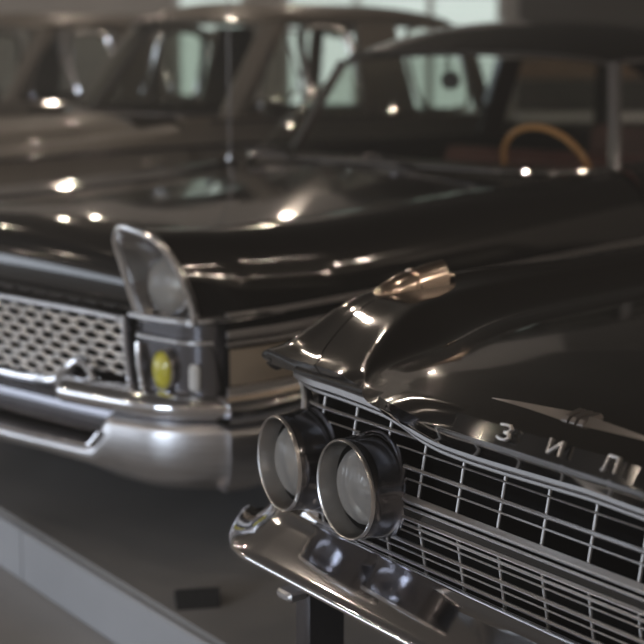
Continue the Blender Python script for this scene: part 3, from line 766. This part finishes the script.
# ================================================================== THIRD AND FOURTH CARS (taller, rounded)
def build_tall_car(label, off, yaw, paint, name='sedan'):
    root = thing(name, label, 'car', off, pi-yaw, None)
    cz = [(-.0, .75), (.02, .9), (-.02, 1.0), (-.12, 1.06), (-.35, 1.09), (-.8, 1.11), (-1.3, 1.13), (-1.9, 1.15), (-2.42, 1.17)]
    rows = []
    for v, z in cz:
        t = min(1, max(0, (-v)/1.9)); w = lerp(.26, .52, t)
        rows.append([(0, v, z), (w*.5, v, z-.01), (w*.85, v-.005, z-.05), (w, v-.01, z-.11), (w+.06, v-.01, z-.17)])
    MB().grid(dense(rows, 24, 40), mirror=True).build('hood', paint, root)
    st = []
    fz = tab([(-2.5, 1.14), (-1.8, 1.07), (-1.0, 1.02), (-.4, .99), (-.05, .93), (.08, .80)])
    for v in (.08, .05, -.05, -.2, -.4, -.6, -.8, -1.0, -1.2, -1.5, -1.9, -2.45):
        z = fz(v); k = max(0, min(1, (.08-v)/.2))
        w = lerp(.80, .96, k**.5)
        b = .38
        if abs(v+.75) < .42: b = .36+sqrt(max(0, .42**2-(v+.75)**2))
        st.append([(lerp(.33, .5, min(1, -v/2)), v, z-.06), (w-.30, v, z-.01), (w-.18, v, z), (w-.07, v, z-.04), (w-.01, v, z-.14), (w, v, .72), (w-.02, v, b)])
    MB().grid(dense(st, 36, 60), mirror=True).build('fender', paint, root)
    st = []
    for v, w in ((-2.44, .94), (-3.2, .95), (-4.0, .945), (-4.55, .90), (-4.88, .80)):
        t = 1.17-max(0, (-v-4.3))*.16
        st.append([(w-.13, v, t), (w-.09, v, t-.01), (w-.03, v, t-.1), (w, v, .8), (w-.02, v, .36)])
    MB().grid(dense(st, 24, 40), mirror=True).build('body_side', paint, root)
    MB().grid(dense([[(0, v, z+.03), (.45, v, z+.02), (.80+.06*(v > -4.6), v, z)] for v, z in ((-4.4, 1.14), (-4.65, 1.08), (-4.88, .95), (-4.95, .7), (-4.92, .36))], 14, 24), mirror=True).build('trunk_lid', paint, root)
    MB().box((0, -2.5, .3), (1.6, 4.5, .12)).build('underbody', M['black'], root)
    base = spline([(0, -2.40, 1.17), (.4, -2.46, 1.17), (.62, -2.58, 1.17), (.74, -2.78, 1.175)], 24)
    head = spline([(0, -2.84, 1.655), (.34, -2.88, 1.65), (.56, -2.97, 1.64), (.66, -3.07, 1.63)], 24)
    MB().grid([[a.lerp(b, t) for a, b in zip(base, head)] for t in (0, .25, .5, .75, 1)], mirror=True).build('windshield', M['glass'], root)
    MB().bar([base[0]+Vector((0, .01, 0)), head[0]+Vector((0, .01, 0))], .022, .02, up=(0, 1, 0)).build('windshield_divider', M['chrome'], root)
    full = [Vector((-p.x, p.y, p.z)) for p in base[::-1]]+base[1:]
    MB().tube([p+Vector((0, .008, .004)) for p in full], .011, 8).build('windshield_moulding', M['chrome'], root)
    roof(root, head, -3.1, -4.42, 1.76, .66, paint, tail_=(.08, .03))
    for sg in (1, -1):
        p = MB().loft([[Vector((sg*lerp(.76, .69, t)+dx, lerp(-2.80, -3.12, t)+dy, lerp(1.16, 1.64, t))) for dx, dy in ((-.05, -.07), (.03, -.07), (.04, 0), (.0, .06), (-.05, .05))] for t in (0, .33, .66, 1)])
        p.build('pillar', paint, root)
        for va, ww in ((-3.775, .34), (-4.46, .10)):
            MB().loft([[Vector((sg*lerp(.85, .70, t)+dx, va+dy*(1-.25*t)+(.05*t if va < -4 else 0), lerp(1.16, 1.64, t))) for dx, dy in ((-.03, -ww/2), (.02, -ww/2), (.02, ww/2), (-.03, ww/2))] for t in (0, .5, 1)]).build('pillar', paint, root)
        for va, vb, da in ((-2.90, -3.19, -.22), (-3.26, -3.58, 0), (-3.97, -4.34, 0)):
            q = [(sg*.86, va, 1.19), (sg*.86, vb, 1.19), (sg*.70, vb+.02, 1.61), (sg*.70, va+da, 1.61)]
            wn = MB().grid([[q[0], q[1]], [q[3], q[2]]]).build('side_window', M['glass'], root)
            fr = spline([Vector(q[0]).lerp(Vector(q[1]), t) for t in (.12, .88)]+[Vector(q[1]).lerp(Vector(q[2]), t) for t in (.12, .88)]+[Vector(q[2]).lerp(Vector(q[3]), t) for t in (.12, .88)]+[Vector(q[3]).lerp(Vector(q[0]), t) for t in (.12, .88)], 48, closed=True)
            MB().tube([x+Vector((sg*.012, 0, 0)) for x in fr], .007 if va > -3 else (.022 if va > -3.5 else .012), 10, closed=True, up=(1, 0, 0)).build('window_frame', M['chrome' if va > -3 else 'nacchrome'], wn)
        MB().bar([(sg*.885, -2.6, 1.15), (sg*.895, -3.5, 1.155), (sg*.885, -4.4, 1.14)], .02, .018).build('belt_strip', M['chrome'], root)
        MB().bar(spline([(sg*.92, -.5, .985), (sg*.93, -1.2, 1.0), (sg*.945, -2.5, 1.035), (sg*.925, -4.4, 1.02)], 24), .016, .02).build('side_strip', M['chrome'], root)
        MB().tube([(sg*.96, -3.85, 1.03), (sg*.985, -3.88, 1.03), (sg*.985, -4.0, 1.03), (sg*.96, -4.03, 1.03)], .012, 8).build('door_handle', M['chrome'], root)
        hl = MB().revolve([(.105, -.06), (.112, -.01), (.108, .012), (.098, .016), (.094, .005)], (sg*.66, .07, .84), (0, 1, .08), 36).build('headlight', M['chrome'], root)
        MB().revolve([(.096, .006), (.07, .03), (.035, .042), (.0001, .045)], (sg*.66, .07, .84), (0, 1, .08), 36).build('headlight_lens', M['lens'], hl)
        MB().revolve([(.096, .0), (.07, -.04), (.0001, -.06)], (sg*.66, .07, .84), (0, 1, .08), 36).build('lamp_reflector', M['reflector'], hl)
    g = MB().bar([(u, .07-u*u*.2, .80) for u in [x*.05 for x in range(-8, 9)]], .03, .03).build('grille', M['chrome'], root)
    for z in (.75, .69, .63, .57): MB().bar([(u, .07-u*u*.2, z) for u in [x*.05 for x in range(-9, 10)]], .02, .018).build('grille_bar', M['barchrome'], g)
    MB().box((0, -.05, .68), (.9, .06, .3)).build('grille_backing', M['black'], g)
    MB().loft([[Vector((u, .2-.12*u*u+d, z)) for d, z in ((-.05, .57), (0, .55), (.015, .49), (0, .43), (-.05, .41))] for u in [x*.1 for x in range(-9, 10)]]).build('bumper', M['chrome'], root)
    seat(root, -3.35, 1.3, .6, 1.1, M['dark_trim']); seat(root, -4.05, 1.3, .6, 1.1, M['dark_trim'])
    for v in (-.75, -3.8):
        for u in (-.8, .8): wheel(root, u, v)
    return root

def copy_thing(root, loc, label):
    r = root.copy(); COL.objects.link(r); r.location = loc; r['label'] = label
    for ch in list(root.children):
        c = ch.copy(); COL.objects.link(c); c.parent = r
        for g in ch.children:
            d = g.copy(); COL.objects.link(d); d.parent = c
    return r

front = build_front_car()
second = build_second_car()
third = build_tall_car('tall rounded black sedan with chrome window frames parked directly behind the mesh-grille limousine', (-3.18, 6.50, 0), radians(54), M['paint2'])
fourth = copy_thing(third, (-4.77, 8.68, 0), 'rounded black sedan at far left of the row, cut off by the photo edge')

# small black block standing on the podium edge
ck = MB().prism([(-.06, -.05, 0), (.06, -.05, 0), (.06, .05, 0), (-.06, .05, 0)], (0, 0, .001))
ck = MB().loft([[Vector((x, y, z)) for y, z in ((-.05, 0), (.05, 0), (.05, .02), (-.035, .055))] for x in (-.06, .06)]).build('black_block', M['rubber'], car=False)
ck.location = (-.345, 3.83, 0); ck.rotation_euler = (0, 0, radians(10))
ck['label'] = 'small black block on the floor near the podium edge'; ck['category'] = 'block'

# ================================================================== LIGHT
def lamp(x, y, z, e, r=.05, col=(1, .82, .65)):
    d = bpy.data.lights.new('ceiling_lamp', 'POINT'); d.energy = e; d.color = col; d.shadow_soft_size = r
    o = bpy.data.objects.new('ceiling_lamp', d); COL.objects.link(o); o.location = (x, y, z)
random.seed(11)
for k in range(9):
    for q in range(7):
        x = -9.6+2.3*k+random.uniform(-.5, .5); y = -3.6+2.9*q+random.uniform(-.6, .6)
        if (x > 1.2 and y > 6.5) or (x > .2 and y > 9.5) or (-1.2 < x < 3.5 and 2.8 < y < 6.6): continue
        e = 11 if x < 4 else 17
        lamp(x, y, 3.6, e*1.15, .018)
for x, y in ((6.5, 1.2), (9.5, 2.5), (9.5, 5.5)): lamp(x, y, 3.4, 40, .03)  # extra unseen lamps, added to brighten the second car's side strips
def area(name, loc, rot, sx, sy, e, col):
    d = bpy.data.lights.new(name, 'AREA'); d.shape = 'RECTANGLE'; d.size = sx; d.size_y = sy; d.energy = e; d.color = col
    o = bpy.data.objects.new(name, d); COL.objects.link(o); o.location = loc; o.rotation_euler = rot
# daylight coming in at the left side of the hall
area('daylight_window', (-7.6, Y0_+.1, 2.0), (radians(90), 0, 0), 4.2, 2.0, 300, (.76, .86, 1.0))


HAZE = .015  # thin scatter added to lift the blacks
area('daylight_left', (X0+.1, 4.2, 1.15), (0, radians(-90), 0), 2.2, 7.0, 150, (.80, .88, 1.0))  # unseen daylight panel, shaped low to stay out of the bumper's reflection
w = bpy.data.worlds.new('hall'); SC.world = w; w.use_nodes = True
w.node_tree.nodes['Background'].inputs[0].default_value = (.5, .52, .55, 1); w.node_tree.nodes['Background'].inputs[1].default_value = .05

# ================================================================== CAMERA
F_PX = 1463.0; PITCH = atan((322-50)/F_PX)
cd = bpy.data.cameras.new('camera'); cam = bpy.data.objects.new('camera', cd); COL.objects.link(cam)
cd.sensor_width = 36; cd.lens = 36*F_PX/644
cam.location = (0, 0, 1.5); cam.rotation_euler = (pi/2-PITCH, 0, 0)
cd.dof.use_dof = True; cd.dof.focus_distance = 2.55; cd.dof.aperture_fstop = 2.9
cd.clip_start = .05
SC.camera = cam
SC.view_settings.view_transform = 'Standard'; SC.view_settings.look = 'None'; SC.view_settings.gamma = 1
SC.view_settings.exposure = 0.4
vs_ = w.node_tree.nodes.new('ShaderNodeVolumeScatter'); vs_.inputs['Density'].default_value = HAZE; vs_.inputs['Anisotropy'].default_value = .3
if HAZE: w.node_tree.links.new(vs_.outputs[0], w.node_tree.nodes['World Output'].inputs['Volume'])
SC.cycles.use_denoising = True
SC.cycles.max_bounces = 10; SC.cycles.transparent_max_bounces = 16
SC.cycles.sample_clamp_indirect = 6
